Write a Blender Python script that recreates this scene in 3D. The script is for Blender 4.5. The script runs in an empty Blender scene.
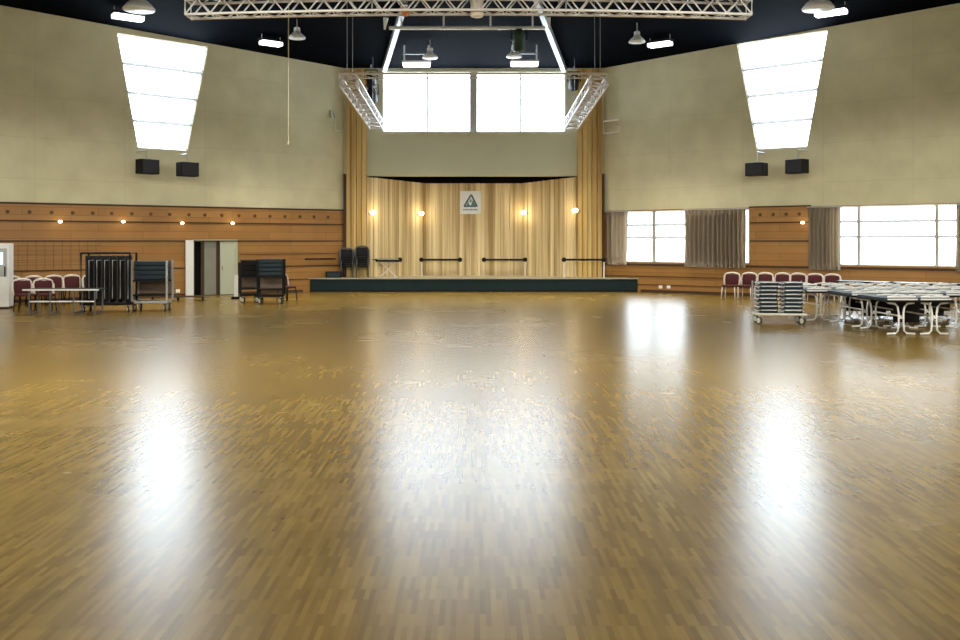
import bpy, bmesh, math, random
from mathutils import Vector, Matrix, geometry
random.seed(7)
S = bpy.context.scene
COL = S.collection

# ------------------------------------------------------------------ camera, world, exposure
F, CX, HY, HC = 940.0, 474.0, 241.0, 2.0          # focal length in px, axis column, horizon row, eye height
cam = bpy.data.objects.new('camera', bpy.data.cameras.new('camera')); COL.objects.link(cam)
cam.location = (0, 0, HC); cam.rotation_euler = (math.pi/2, 0, 0)
cam.data.sensor_width = 36; cam.data.lens = F/960*36
cam.data.shift_x = (480-CX)/960; cam.data.shift_y = (HY-320)/960
cam.data.clip_end = 200
S.camera = cam
S.view_settings.view_transform = 'Standard'; S.view_settings.look = 'None'
S.view_settings.exposure = 0.0; S.view_settings.gamma = 1.0; S.view_settings.use_curve_mapping = False
W = bpy.data.worlds.new('sky'); S.world = W; W.use_nodes = True
W.node_tree.nodes['Background'].inputs[0].default_value = (0.80, 0.90, 1.0, 1)
W.node_tree.nodes['Background'].inputs[1].default_value = 1.0
DAY = 7.0            # brightness of the overexposed daylight in the panes
DAY_HIGH = 13.0
DOME_W = 2200.0      # each small dome lamp near the bay
FILL_LAMP_W = 2000.0      # each unseen lamp added over the hall to light the lower walls
FILL_PANE = 3.5    # glow of the unseen side and rear panes, added as fill light

# ------------------------------------------------------------------ materials
def mat(name, col, rough=0.6, metal=0.0, var=0.12, scale=3.0, emit=None, spec=0.5, stretch=(1, 1, 1), bump=0.0):
    m = bpy.data.materials.new(name); m.use_nodes = True
    nt = m.node_tree; b = nt.nodes['Principled BSDF']
    b.inputs['Roughness'].default_value = rough; b.inputs['Metallic'].default_value = metal
    b.inputs['Specular IOR Level'].default_value = spec
    tc = nt.nodes.new('ShaderNodeTexCoord'); mp = nt.nodes.new('ShaderNodeMapping')
    mp.inputs['Scale'].default_value = stretch
    nz = nt.nodes.new('ShaderNodeTexNoise'); nz.inputs['Scale'].default_value = scale; nz.inputs['Detail'].default_value = 4
    mx = nt.nodes.new('ShaderNodeMix'); mx.data_type = 'RGBA'
    mx.inputs[6].default_value = [c*(1-var) for c in col]+[1]; mx.inputs[7].default_value = [min(1, c*(1+var)) for c in col]+[1]
    nt.links.new(tc.outputs['Object'], mp.inputs[0]); nt.links.new(mp.outputs[0], nz.inputs['Vector'])
    nt.links.new(nz.outputs[0], mx.inputs[0]); nt.links.new(mx.outputs[2], b.inputs['Base Color'])
    if bump:
        bp = nt.nodes.new('ShaderNodeBump'); bp.inputs['Strength'].default_value = bump
        nt.links.new(nz.outputs[0], bp.inputs['Height']); nt.links.new(bp.outputs[0], b.inputs['Normal'])
    if emit:
        b.inputs['Emission Color'].default_value = (*emit[0], 1); b.inputs['Emission Strength'].default_value = emit[1]
    return m

def bricks(m, cols, mortar, bw, bh, msize, rot=(0, 0, 0), offset=0.5, rough=None, bump=0.3, tint=None, axes='XZ'):
    """replace the colour of m with a board / block pattern laid in the object's own x-z (or x-y) plane"""
    nt = m.node_tree; b = nt.nodes['Principled BSDF']
    tc = nt.nodes.new('ShaderNodeTexCoord'); sp = nt.nodes.new('ShaderNodeSeparateXYZ'); cb = nt.nodes.new('ShaderNodeCombineXYZ')
    nt.links.new(tc.outputs['Object'], sp.inputs[0])
    nt.links.new(sp.outputs[axes[0]], cb.inputs[0]); nt.links.new(sp.outputs[axes[1]], cb.inputs[1])
    br = nt.nodes.new('ShaderNodeTexBrick')
    br.offset = offset; br.inputs['Scale'].default_value = 1
    br.inputs['Brick Width'].default_value = bw; br.inputs['Row Height'].default_value = bh
    br.inputs['Mortar Size'].default_value = msize; br.inputs['Mortar Smooth'].default_value = 0.3; br.inputs['Bias'].default_value = 0
    br.inputs['Color1'].default_value = (*cols[0], 1); br.inputs['Color2'].default_value = (*cols[1], 1); br.inputs['Mortar'].default_value = (*mortar, 1)
    nt.links.new(cb.outputs[0], br.inputs['Vector'])
    nz = nt.nodes.new('ShaderNodeTexNoise'); nz.inputs['Scale'].default_value = 1.0; nz.inputs['Detail'].default_value = 5
    nt.links.new(tc.outputs['Object'], nz.inputs['Vector'])
    ml = nt.nodes.new('ShaderNodeMix'); ml.data_type = 'RGBA'; ml.blend_type = 'MULTIPLY'; ml.inputs[0].default_value = 1
    rp = nt.nodes.new('ShaderNodeValToRGB'); rp.color_ramp.elements[0].position = 0.3; rp.color_ramp.elements[1].position = 0.7
    rp.color_ramp.elements[0].color = (.90, .88, .85, 1); rp.color_ramp.elements[1].color = (1.06, 1.05, 1.04, 1)
    nt.links.new(nz.outputs[0], rp.inputs[0])
    nt.links.new(br.outputs[0], ml.inputs[6]); nt.links.new(rp.outputs[0], ml.inputs[7])
    nt.links.new(ml.outputs[2], b.inputs['Base Color'])
    if bump:
        bp = nt.nodes.new('ShaderNodeBump'); bp.inputs['Strength'].default_value = bump; bp.inputs['Distance'].default_value = 0.01
        nt.links.new(br.outputs[1], bp.inputs['Height']); bp.invert = True
        nt.links.new(bp.outputs[0], b.inputs['Normal'])
    return m

M = {}
M['concrete'] = bricks(mat('concrete', (.5, .48, .36), 0.85), ((.68, .66, .46), (.65, .63, .435)), (.57, .55, .38), 2.9, 1.35, 0.008, offset=0.0)
M['lintel'] = mat('lintel_concrete', (.58, .59, .45), 0.8, var=.06, scale=.8)
M['wood'] = bricks(mat('wainscot_wood', (.4, .2, .06), 0.45), ((.39, .20, .055), (.325, .158, .038)), (.14, .06, .02), 2.4, 0.26, 0.006, offset=0.37)
M['wood_plain'] = mat('plain_wood', (.42, .215, .07), 0.45, var=.2, scale=2, stretch=(.4, 1, 6))
M['groove'] = mat('dark_groove', (.06, .028, .012), 0.7)
M['stud'] = mat('stud_brown', (.11, .055, .022), .6)
M['ceiling'] = mat('ceiling_navy', (.0008, .0018, .0042), 0.9, var=.3, scale=.4, spec=.03)
M['black'] = mat('black_paint', (.007, .007, .009), 0.6, spec=.2)
M['darkroom'] = mat('shade_black', (.008, .008, .008), 0.9)  # black colour stands in for shade inside the recess and doorway
M['silver'] = mat('aluminium', (.84, .84, .86), 0.4, metal=.15, var=.05)
M['steel'] = mat('grey_steel', (.42, .44, .46), 0.4, metal=.3, var=.05)
M['darksteel'] = mat('dark_steel', (.10, .11, .12), 0.4)
M['white'] = mat('white_paint', (.82, .84, .86), 0.45, var=.04)
M['ivory'] = mat('ivory_tube', (.80, .74, .68), 0.35, var=.04)
M['paleg'] = mat('pale_green_paint', (.50, .55, .44), 0.5, var=.05)
M['greyglass'] = mat('grey_door_panel', (.24, .25, .21), 0.35, var=.1)
M['navy'] = mat('navy_plastic', (.010, .026, .042), 0.45, var=.2, spec=.3)
M['maroon'] = mat('maroon_fabric', (.065, .006, .011), 0.8, var=.2, scale=14)
M['tabletop'] = mat('pale_grey_laminate', (.62, .64, .62), 0.3, var=.05)
M['curtain'] = mat('taupe_curtain', (.44, .365, .28), 0.9, var=.15, scale=9, stretch=(1, 1, .2))
M['stage_front'] = mat('stage_front_teal', (.008, .024, .028), 0.6, var=.2, spec=.2)
M['stage_top'] = mat('stage_top', (.40, .36, .26), 0.5, var=.1)
M['frame'] = mat('window_frame', (.42, .42, .40), 0.5, var=.03)
M['castor'] = mat('castor_wheel', (.70, .69, .62), 0.4)
M['rubber'] = mat('dark_rubber', (.02, .03, .025), 0.6)
M['orange'] = mat('orange_strap', (.75, .26, .08), 0.6)
M['rope'] = mat('rope', (.62, .58, .42), 0.9)
M['greenblk'] = mat('dark_green_housing', (.012, .035, .022), 0.5)
M['cartwood'] = mat('cart_panel', (.17, .12, .09), 0.6)
M['plastic'] = mat('cream_plastic_glow', (.75, .70, .60), 0.4, emit=((1, .93, .8), .25))  # slight glow put into the colour to brighten the unlit socket plates
M['glow'] = mat('lit_lamp_warm', (1, .9, .7), 0.4, emit=((1.0, .80, .48), 9.0))
M['tube'] = mat('lit_lamp_white', (1, 1, 1), 0.4, emit=((1.0, .95, .95), 4.0))
M['screen'] = mat('lit_display', (.5, .7, .9), 0.3, emit=((.60, .80, 1.0), 1.2))
M['green'] = mat('emblem_green', (.10, .26, .20), 0.6)
M['blue'] = mat('emblem_blue', (.10, .18, .30), 0.6)
def pane_mat(name, e, c=(.76, .89, 1.0)):
    m = mat(name, (.8, .8, .8), 0.3, emit=(c, e)); return m
M['pane'] = pane_mat('bright_daylight_glass', DAY)
M['pane_high'] = pane_mat('bright_high_glass', DAY_HIGH)
M['pane_fill'] = pane_mat('fill_window_glass', FILL_PANE, (1.0, .95, .84))

# vertical wood slats of the stage wall: each strip its own tone
def strip_mat(name, c1, c2, scale):
    m = mat(name, c1, 0.55)
    nt = m.node_tree; b = nt.nodes['Principled BSDF']
    tc = nt.nodes.new('ShaderNodeTexCoord'); mp = nt.nodes.new('ShaderNodeMapping'); mp.inputs['Scale'].default_value = (scale, 0, 0.06)
    nz = nt.nodes.new('ShaderNodeTexNoise'); nz.inputs['Scale'].default_value = 1; nz.inputs['Detail'].default_value = 6; nz.inputs['Roughness'].default_value = .65
    rp = nt.nodes.new('ShaderNodeValToRGB'); rp.color_ramp.elements[0].position = .37; rp.color_ramp.elements[1].position = .60
    rp.color_ramp.elements[0].color = (*c1, 1); rp.color_ramp.elements[1].color = (*c2, 1)
    nt.links.new(tc.outputs['Object'], mp.inputs[0]); nt.links.new(mp.outputs[0], nz.inputs['Vector'])
    nt.links.new(nz.outputs[0], rp.inputs[0]); nt.links.new(rp.outputs[0], b.inputs['Base Color'])
    return m
M['slat'] = strip_mat('ash_slats', (.37, .25, .10), (.86, .71, .42), 3.8)
M['pilaster'] = strip_mat('oak_pilaster', (.40, .23, .06), (.76, .56, .22), 4.0)

# end-grain strip parquet
def floor_mat():
    m = bpy.data.materials.new('strip_parquet'); m.use_nodes = True
    nt = m.node_tree; b = nt.nodes['Principled BSDF']; N = nt.nodes.new; L = nt.links.new
    tc = N('ShaderNodeTexCoord'); sp = N('ShaderNodeSeparateXYZ'); cb = N('ShaderNodeCombineXYZ')
    L(tc.outputs['Object'], sp.inputs[0]); L(sp.outputs['Y'], cb.inputs[0]); L(sp.outputs['X'], cb.inputs[1])
    def brick(w, h, c1, c2, off):
        br = N('ShaderNodeTexBrick'); br.offset = off; br.inputs['Scale'].default_value = 1
        br.inputs['Brick Width'].default_value = w; br.inputs['Row Height'].default_value = h
        br.inputs['Mortar Size'].default_value = 0.0; br.inputs['Bias'].default_value = 0
        br.inputs['Color1'].default_value = (*c1, 1); br.inputs['Color2'].default_value = (*c2, 1); br.inputs['Mortar'].default_value = (.10, .06, .02, 1)
        L(cb.outputs[0], br.inputs['Vector']); return br
    b1 = brick(.36, .031, (.165, .101, .017), (.275, .182, .040), .43)
    b2 = brick(.26, 1.56, (.93, .925, .91), (1.07, 1.07, 1.07), .37)
    nz = N('ShaderNodeTexNoise'); nz.inputs['Scale'].default_value = .35; nz.inputs['Detail'].default_value = 4; L(tc.outputs['Object'], nz.inputs['Vector'])
    rp = N('ShaderNodeValToRGB'); rp.color_ramp.elements[0].position = .35; rp.color_ramp.elements[1].position = .68
    rp.color_ramp.elements[0].color = (.88, .84, .76, 1); rp.color_ramp.elements[1].color = (1.14, 1.14, 1.14, 1); L(nz.outputs[0], rp.inputs[0])
    m1 = N('ShaderNodeMix'); m1.data_type = 'RGBA'; m1.blend_type = 'MULTIPLY'; m1.inputs[0].default_value = 1
    m2 = N('ShaderNodeMix'); m2.data_type = 'RGBA'; m2.blend_type = 'MULTIPLY'; m2.inputs[0].default_value = 1
    L(b1.outputs[0], m1.inputs[6]); L(b2.outputs[0], m1.inputs[7]); L(m1.outputs[2], m2.inputs[6]); L(rp.outputs[0], m2.inputs[7])
    L(m2.outputs[2], b.inputs['Base Color'])
    # varnish: gloss varies a little from strip to strip
    rr = N('ShaderNodeMapRange'); rr.inputs[3].default_value = .25; rr.inputs[4].default_value = .29
    L(nz.outputs[0], rr.inputs[0]); L(rr.outputs[0], b.inputs['Roughness'])
    b.inputs['Specular IOR Level'].default_value = 0.5
    return m
M['floor'] = floor_mat()

# ------------------------------------------------------------------ mesh helpers
class MB:
    def __init__(s): s.bm = bmesh.new()
    def box(s, c, size, rz=0, bevel=0, rx=0, ry=0):
        r = bmesh.ops.create_cube(s.bm, size=1)
        m = Matrix.Translation(c) @ Matrix.Rotation(rz, 4, 'Z') @ Matrix.Rotation(ry, 4, 'Y') @ Matrix.Rotation(rx, 4, 'X') @ Matrix.Diagonal((*size, 1))
        bmesh.ops.transform(s.bm, matrix=m, verts=r['verts'])
        if bevel:
            es = list({e for v in r['verts'] for e in v.link_edges})
            bmesh.ops.bevel(s.bm, geom=es, offset=bevel, segments=2, affect='EDGES', profile=.5)
        return s
    def bb(s, x0, x1, y0, y1, z0, z1, bevel=0):
        return s.box(((x0+x1)/2, (y0+y1)/2, (z0+z1)/2), (abs(x1-x0), abs(y1-y0), abs(z1-z0)), bevel=bevel)
    def tube(s, pts, r, n=8, closed=False):
        pts = [Vector(p) for p in pts]; rings = []; k = len(pts)
        for i, p in enumerate(pts):
            if closed: t = pts[(i+1) % k]-pts[i-1]
            else: t = pts[min(i+1, k-1)]-pts[max(i-1, 0)]
            t.normalize(); up = Vector((0, 0, 1)) if abs(t.z) < .9 else Vector((0, 1, 0))
            a = t.cross(up).normalized(); b = t.cross(a)
            rr = r[i] if isinstance(r, (list, tuple)) else r
            rings.append([s.bm.verts.new(p+rr*(math.cos(q)*a+math.sin(q)*b)) for q in (2*math.pi*j/n for j in range(n))])
        for i in range(k if closed else k-1):
            A, B = rings[i], rings[(i+1) % k]
            for j in range(n): s.bm.faces.new((A[j], A[(j+1) % n], B[(j+1) % n], B[j]))
        if not closed:
            s.bm.faces.new(rings[0]); s.bm.faces.new(rings[-1][::-1])
        return s
    def lathe(s, prof, c=(0, 0, 0), n=20):
        rings = []
        for (r, z) in prof:
            rings.append([s.bm.verts.new((c[0]+max(r, .001)*math.cos(2*math.pi*j/n), c[1]+max(r, .001)*math.sin(2*math.pi*j/n), c[2]+z)) for j in range(n)])
        for A, B in zip(rings, rings[1:]):
            for j in range(n): s.bm.faces.new((A[j], A[(j+1) % n], B[(j+1) % n], B[j]))
        s.bm.faces.new(rings[0]); s.bm.faces.new(rings[-1])
        return s
    def slab(s, outer, holes, y0, y1):
        """polygon in x-z with holes, thick from y0 to y1"""
        loops = [outer]+holes
        vec = [[Vector((x, z, 0)) for x, z in lp] for lp in loops]
        tris = geometry.tessellate_polygon(vec); flat = [p for lp in loops for p in lp]
        va = [s.bm.verts.new((x, y0, z)) for x, z in flat]; vb = [s.bm.verts.new((x, y1, z)) for x, z in flat]
        for t in tris:
            try: s.bm.faces.new([va[i] for i in t]); s.bm.faces.new([vb[i] for i in t[::-1]])
            except ValueError: pass
        k = 0
        for lp in loops:
            n = len(lp)
            for i in range(n):
                a, b_ = k+i, k+(i+1) % n
                s.bm.faces.new((va[a], va[b_], vb[b_], vb[a]))
            k += n
        return s
    def prism(s, poly, z0, z1):
        a = [s.bm.verts.new((x, y, z0)) for x, y in poly]; b_ = [s.bm.verts.new((x, y, z1)) for x, y in poly]; n = len(poly)
        s.bm.faces.new(a[::-1]); s.bm.faces.new(b_)
        for i in range(n): s.bm.faces.new((a[i], a[(i+1) % n], b_[(i+1) % n], b_[i]))
        return s
    def build(s, name, m, parent=None, smooth=False):
        bmesh.ops.recalc_face_normals(s.bm, faces=s.bm.faces)
        me = bpy.data.meshes.new(name); s.bm.to_mesh(me); s.bm.free()
        me.materials.append(M[m] if isinstance(m, str) else m)
        if smooth:
            for p in me.polygons: p.use_smooth = True
        o = bpy.data.objects.new(name, me); COL.objects.link(o)
        if parent: o.parent = parent
        return o

def tag(o, label=None, cat=None, group=None, kind=None):
    if label: o['label'] = label
    if cat: o['category'] = cat
    if group: o['group'] = group
    if kind: o['kind'] = kind
    return o
def empty(name, loc=(0, 0, 0), rz=0):
    o = bpy.data.objects.new(name, None); COL.objects.link(o); o.location = loc; o.rotation_euler = (0, 0, rz); o.empty_display_size = .2; return o
def copy_tree(o, loc=None, rz=None, label=None, parent=None):
    c = o.copy(); COL.objects.link(c)
    if parent: c.parent = parent
    for ch in [x for x in COL.objects if x.parent == o]: copy_tree(ch, parent=c)
    if loc is not None: c.location = loc
    if rz is not None: c.rotation_euler = (0, 0, rz)
    if label: c['label'] = label
    return c

def gp(px, yb):                      # floor point seen at a picture column / row
    D = F*HC/(yb-HY); return Vector(((px-CX)/F*D, D, 0))
def at(px, py, D):                   # point at a distance D
    return Vector(((px-CX)/F*D, D, HC-(py-HY)/F*D))

# ------------------------------------------------------------------ the hall's plan
KX, KY = 5.25, 38.0                  # corner between rear bay and the slanting walls
ANG = math.atan2(7.7, 10.07)
END = 20.0; LEN = (END-KX)/math.cos(ANG)
EY = KY-LEN*math.sin(ANG)            # where the slanting walls end
ZB, ZE = 8.99, 9.90                  # wall top at the bay and at the outer corners
REAR = -10.0
class Fr:
    def __init__(s, ox, oy, a): s.o = Vector((ox, oy)); s.a = a; s.u = Vector((math.cos(a), math.sin(a))); s.w = Vector((-math.sin(a), math.cos(a)))
    def s_of(s, px, d=0):
        t = (px-CX)/F; o = s.o+s.w*d
        return (t*o.y-o.x)/(s.u.x-t*s.u.y)
    def p(s, px, py, d=0):
        k = s.s_of(px, d); q = s.o+s.w*d+s.u*k
        return (k, HC-(py-HY)/F*q.y)
    def xyz(s, k, d, z): q = s.o+s.u*k+s.w*d; return Vector((q.x, q.y, z))
    def empty(s, name): return empty(name, (s.o.x, s.o.y, 0), s.a)
LF, RF, BF = Fr(-KX, KY, ANG), Fr(KX, KY, -ANG), Fr(0, KY, 0)
def place(o, fr): o.location = (fr.o.x, fr.o.y, 0); o.rotation_euler = (0, 0, fr.a); return o

PEAK = Vector((0, 12, 13.0))
RING = [Vector((-KX, KY, ZB)), Vector((KX, KY, ZB)), Vector((END, EY, ZE)), Vector((END, REAR, ZE)), Vector((-END, REAR, ZE)), Vector((-END, EY, ZE))]
def ceil_z(x, y):
    for i in range(6):
        a, b = RING[i], RING[(i+1) % 6]
        q = geometry.intersect_point_tri_2d(Vector((x, y)), a.xy, b.xy, PEAK.xy)
        if q:
            n = (b-a).cross(PEAK-a); return a.z-(n.x*(x-a.x)+n.y*(y-a.y))/n.z
    return ZB
def under_ceiling(px, py, drop):     # point on the sight line that hangs 'drop' below the ceiling
    D = 5.0
    while D < 40:
        p = at(px, py, D)
        if p.z > ceil_z(p.x, p.y)-drop and p.y < KY: return p
        D += .05
    return at(px, py, 36)

# floor
f = MB(); f.prism([(-END, REAR), (END, REAR), (END, EY), (KX, KY), (KX, KY+2.4), (-KX, KY+2.4), (-KX, KY), (-END, EY)], -.1, 0)
tag(f.build('floor', 'floor'), kind='structure')
# ceiling
c = MB(); vs = [c.bm.verts.new(v) for v in RING]; pk = c.bm.verts.new(PEAK)
vt = [c.bm.verts.new(v+Vector((0, 0, .3))) for v in RING]; pt = c.bm.verts.new(PEAK+Vector((0, 0, .3)))
for i in range(6):
    j = (i+1) % 6
    c.bm.faces.new((vs[i], vs[j], pk)); c.bm.faces.new((vt[j], vt[i], pt)); c.bm.faces.new((vs[j], vs[i], vt[i], vt[j]))
tag(c.build('ceiling', 'ceiling'), kind='structure')

# ------------------------------------------------------------------ slanting walls
def ztop(k): return ZB+(ZE-ZB)*abs(k)/LEN+.02
TRL = [LF.p(117, 33), LF.p(208, 47), LF.p(187, 151), LF.p(138, 148)]
TRR = [RF.p(737, 44), RF.p(828, 30), RF.p(807, 147), RF.p(757, 149.5)]
W1 = (RF.s_of(627)-.55, RF.s_of(684)+.2, 1.18, 3.17)
W1B = (RF.s_of(742), RF.s_of(749.5), 1.18, 3.17)
W2 = (RF.s_of(840)-.35, RF.s_of(958)+.45, 1.18, 3.19)
def rect(r): return [(r[0], r[2]), (r[1], r[2]), (r[1], r[3]), (r[0], r[3])]
DR = (LF.s_of(193), LF.s_of(235), 0, 1.98)                                    # double door in the left wall
door_hole = [(DR[0], .0), (DR[1], .0), (DR[1], DR[3]), (DR[0], DR[3])]
lw = MB(); lw.slab([(-LEN, -.05), (DR[0], -.05), (DR[0], DR[3]), (DR[1], DR[3]), (DR[1], -.05), (0, -.05), (0, ztop(0)), (-LEN, ztop(LEN))], [TRL], 0, .45)
WL = tag(place(lw.build('wall_left', 'concrete'), LF), kind='structure')
rw = MB(); rw.slab([(0, -.05), (LEN, -.05), (LEN, ztop(LEN)), (0, ztop(0))], [TRR, rect(W1), rect(W1B), rect(W2)], 0, .45)
WR = tag(place(rw.build('wall_right', 'concrete'), RF), kind='structure')

# timber wainscot, its grooves, studs (children of the wall they clad)
ZW = 3.22
wn = MB(); wn.slab([(-LEN, 0), (DR[0]-.08, 0), (DR[0]-.08, DR[3]+.06), (DR[1]+.08, DR[3]+.06), (DR[1]+.08, 0), (-.02, 0), (-.02, ZW), (-LEN, ZW)], [], -.08, -.002)
wn.build('wainscot', 'wood', WL)
wn = MB(); wn.slab([(.02, 0), (LEN, 0), (LEN, ZW), (.02, ZW)], [rect(W1), rect(W1B), rect(W2)], -.08, -.002)
wn.build('wainscot', 'wood', WR)
def band(par, x0, x1, z, h, m='groove', d=.03, name='groove'):
    b = MB(); b.bb(x0, x1, -.08-d, -.081, z-h/2, z+h/2); return b.build(name, m, par)
for z, h in ((ZW+.015, .06), (2.66, .05), (2.00, .045)):
    band(WL, -LEN, -.05, z, h, name='rail' if z > 3 else 'groove')
for a, b_ in ((-LEN, DR[0]-.15), (DR[1]+.15, -.05)): band(WL, a, b_, 1.02, .04)
band(WL, DR[1]+.15, -.05, 1.5, .02); band(WL, DR[1]+.15, -.05, .5, .02)
k0, k1 = RF.s_of(750), RF.s_of(812)
for z, h in ((ZW+.015, .05), (2.66, .05), (2.00, .045)): band(WR, k0, k1, z, h, name='rail' if z > 3 else 'groove')
band(WR, .05, LEN, 1.08, .07, name='ledge', d=.06)
for z in (.62, .30): band(WR, .05, LEN, z, .02)
# grid of small square panels low on the left wall
g = MB(); ka, kb = LF.s_of(-10), LF.s_of(100)
k = ka
while k < kb: g.bb(k, k+.015, -.095, -.081, 1.04, 1.97); k += .27
for z in (1.2, 1.36, 1.52, 1.68, 1.84): g.bb(ka, kb, -.095, -.081, z, z+.014)
g.build('lattice', mat('lattice_brown', (.17, .10, .035), .6), WL)
# round studs along the top board
for px in (-14, 7, 29, 51, 72, 92, 111, 131, 150, 169, 188, 204, 221, 238, 254, 269, 284, 299, 313, 327):
    k_ = LF.s_of(px); b = MB(); b.lathe([(.062, 0), (.062, .02), (.04, .03)], n=12)
    o = b.build('round_stud', 'stud', WL); o.location = (k_, -.08, 2.95); o.rotation_euler = (math.pi/2, 0, 0)
for px in (761, 774, 787, 800):
    k_ = RF.s_of(px); b = MB(); b.lathe([(.062, 0), (.062, .02), (.04, .03)], n=12)
    o = b.build('round_stud', 'stud', WR); o.location = (k_, -.08, 2.95); o.rotation_euler = (math.pi/2, 0, 0)

# skirtings
b = MB(); b.bb(-LEN, DR[0]-.1, -.11, -.08, 0, .10); b.bb(DR[1]+.1, -1.9, -.11, -.08, 0, .10)
tag(place(b.build('baseboard_left', 'groove'), LF), kind='structure')
b = MB(); b.bb(1.7, LEN, -.11, -.08, 0, .10); tag(place(b.build('baseboard_right', 'groove'), RF), kind='structure')

# side and rear walls, behind the camera's field
hid = []
def side_wall(name, x, sgn):
    fr = Fr(x, 0, -sgn*math.pi/2)   # local x runs along the wall
    s0, s1 = (-EY, -REAR) if sgn > 0 else (REAR, EY)
    holes = []
    for cy in (-4.0, 5.5, 15.0): 
        kc = -cy if sgn > 0 else cy
        holes.append([(kc-1.3, 5.2), (kc+1.3, 5.2), (kc+2.3, 9.2), (kc-2.3, 9.2)])
    m = MB(); m.slab([(s0, -.05), (s1, -.05), (s1, ZE+.02), (s0, ZE+.02)], holes, 0, .45)
    w = tag(place(m.build(name, 'concrete'), fr), kind='structure')
    m = MB(); m.bb(s0, s1, -.08, -.002, 0, ZW); m.build('wainscot', 'wood', w)
    return fr, holes
SL = side_wall('wall_far_left', -END, -1); SR = side_wall('wall_far_right', END, 1)
fr_rear = Fr(0, REAR, math.pi)
rear_holes = [[(-12, 1.2), (-5, 1.2), (-5, 7.8), (-12, 7.8)], [(5, 1.2), (12, 1.2), (12, 7.8), (5, 7.8)], [(-3.5, 1.2), (3.5, 1.2), (3.5, 7.8), (-3.5, 7.8)]]
m = MB(); m.slab([(-END, -.05), (END, -.05), (END, ZE+.02), (-END, ZE+.02)], rear_holes, 0, .45)
tag(place(m.build('wall_rear', 'concrete'), fr_rear), kind='structure')

WN = [0]
def lerp(a, b, t): return (a[0]+(b[0]-a[0])*t, a[1]+(b[1]-a[1])*t)
def window(fr, quad, rows=(), cols=(), pane='pane', y=.22, bar=.09, fw=.06):
    """quad = top-left, top-right, bottom-right, bottom-left in wall coordinates"""
    WN[0] += 1
    e = fr.empty('window_%d' % WN[0]); tag(e, kind='structure')
    tl, tr, br, bl = quad
    m = MB(); m.slab([tl, tr, br, bl], [], y, y+.02); m.build('glass', pane, e)
    m = MB()
    def bar_(a, b, w): 
        m.tube([(a[0], y-.03, a[1]), (b[0], y-.03, b[1])], w/2, n=4)
    for a, b in ((tl, tr), (tr, br), (br, bl), (bl, tl)): bar_(a, b, fw*1.4)
    m.build('frame', 'frame', e)
    for t in rows:
        m = MB(); a, b = lerp(tl, bl, t), lerp(tr, br, t); m.tube([(a[0], y-.04, a[1]), (b[0], y-.04, b[1])], bar*.7, n=4); m.build('glazing_bar', 'frame', e)
    for t, w in cols:
        m = MB(); a, b = lerp(tl, tr, t), lerp(bl, br, t); m.bb(a[0]-w/2, a[0]+w/2, y-.07, y-.01, b[1], a[1]); m.build('mullion', 'frame', e)
    return e
def rq(r): return [(r[0], r[3]), (r[1], r[3]), (r[1], r[2]), (r[0], r[2])]
window(LF, TRL, rows=(.255, .51, .755), pane='pane_high', y=.10)
window(RF, TRR, rows=(.25, .50, .755), pane='pane_high', y=.10)
wd = W1[1]-W1[0]
def colx(px, r): return (RF.s_of(px, .2)-r[0])/(r[1]-r[0])
window(RF, rq(W1), rows=(.27, .52), cols=((colx(654.5, W1), .13),), bar=.075)
window(RF, rq(W1B), bar=.07)
window(RF, rq(W2), rows=(.26, .52), cols=((colx(859, W2), .10), (colx(937, W2), .10)), bar=.065)
for fr, holes in (SL, SR):  # side windows out of view, added with glowing panes as fill
    for h in holes: window(fr, [h[3], h[2], h[1], h[0]], rows=(.25, .5, .75), pane='pane_fill')
for h in rear_holes: window(fr_rear, [h[3], h[2], h[1], h[0]], rows=(.33, .66), cols=((.33, .08), (.66, .08)), pane='pane_fill')  # unseen rear windows, added to light the facing walls

# ------------------------------------------------------------------ rear bay
WB = (BF.s_of(383), BF.s_of(565), 6.41, 8.83)
m = MB(); m.slab([(-KX, 4.63), (KX, 4.63), (KX, ZB+.02), (-KX, ZB+.02)], [rect(WB)], 0, .45)
WBk = tag(place(m.build('wall_back', 'lintel'), BF), kind='structure')
m = MB(); m.bb(WB[0]-.1, WB[1]+.1, -.10, 0, 6.28, 6.40); m.build('window_sill', 'lintel', WBk)
window(BF, rq(WB), cols=((.243, .07), (.497, .30), (.755, .07)), pane='pane_high', y=.14)
# recess behind the timber screen, coloured black to keep its gap in shade
m = MB()
m.bb(-KX-.3, KX+.3, 2.3, 2.5, 0, 5.2); m.bb(-KX-.3, KX+.3, .46, 2.3, 5.0, 5.2)
m.bb(-KX-.3, -KX, .0, 2.3, 0, 5.2); m.bb(KX, KX+.3, .0, 2.3, 0, 5.2)
tag(place(m.build('wall_recess', 'darkroom'), BF), kind='structure')
# pilasters of vertical oak strips either side of the window
def pilaster(x0, x1, n, name):
    m = MB(); w = (x1-x0)/n
    for i in range(n):
        d = (.10, .16, .06)[i % 3]
        m.bb(x0+i*w+.012, x0+(i+1)*w-.012, -.02-d, -.003, .0, 8.95)
    return tag(place(m.build(name, 'pilaster'), BF), kind='structure')
pilaster(-5.16, -4.32, 4, 'trim_1'); pilaster(4.16, 5.16, 5, 'trim_2')
# dark reveal strips beside the pilasters
m = MB(); m.bb(-5.25, -5.17, -.22, -.004, 0, 4.7); tag(place(m.build('trim_3', 'groove'), BF), kind='structure')
m = MB(); m.bb(5.17, 5.25, -.22, -.004, 0, 4.7); tag(place(m.build('trim_4', 'groove'), BF), kind='structure')

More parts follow.
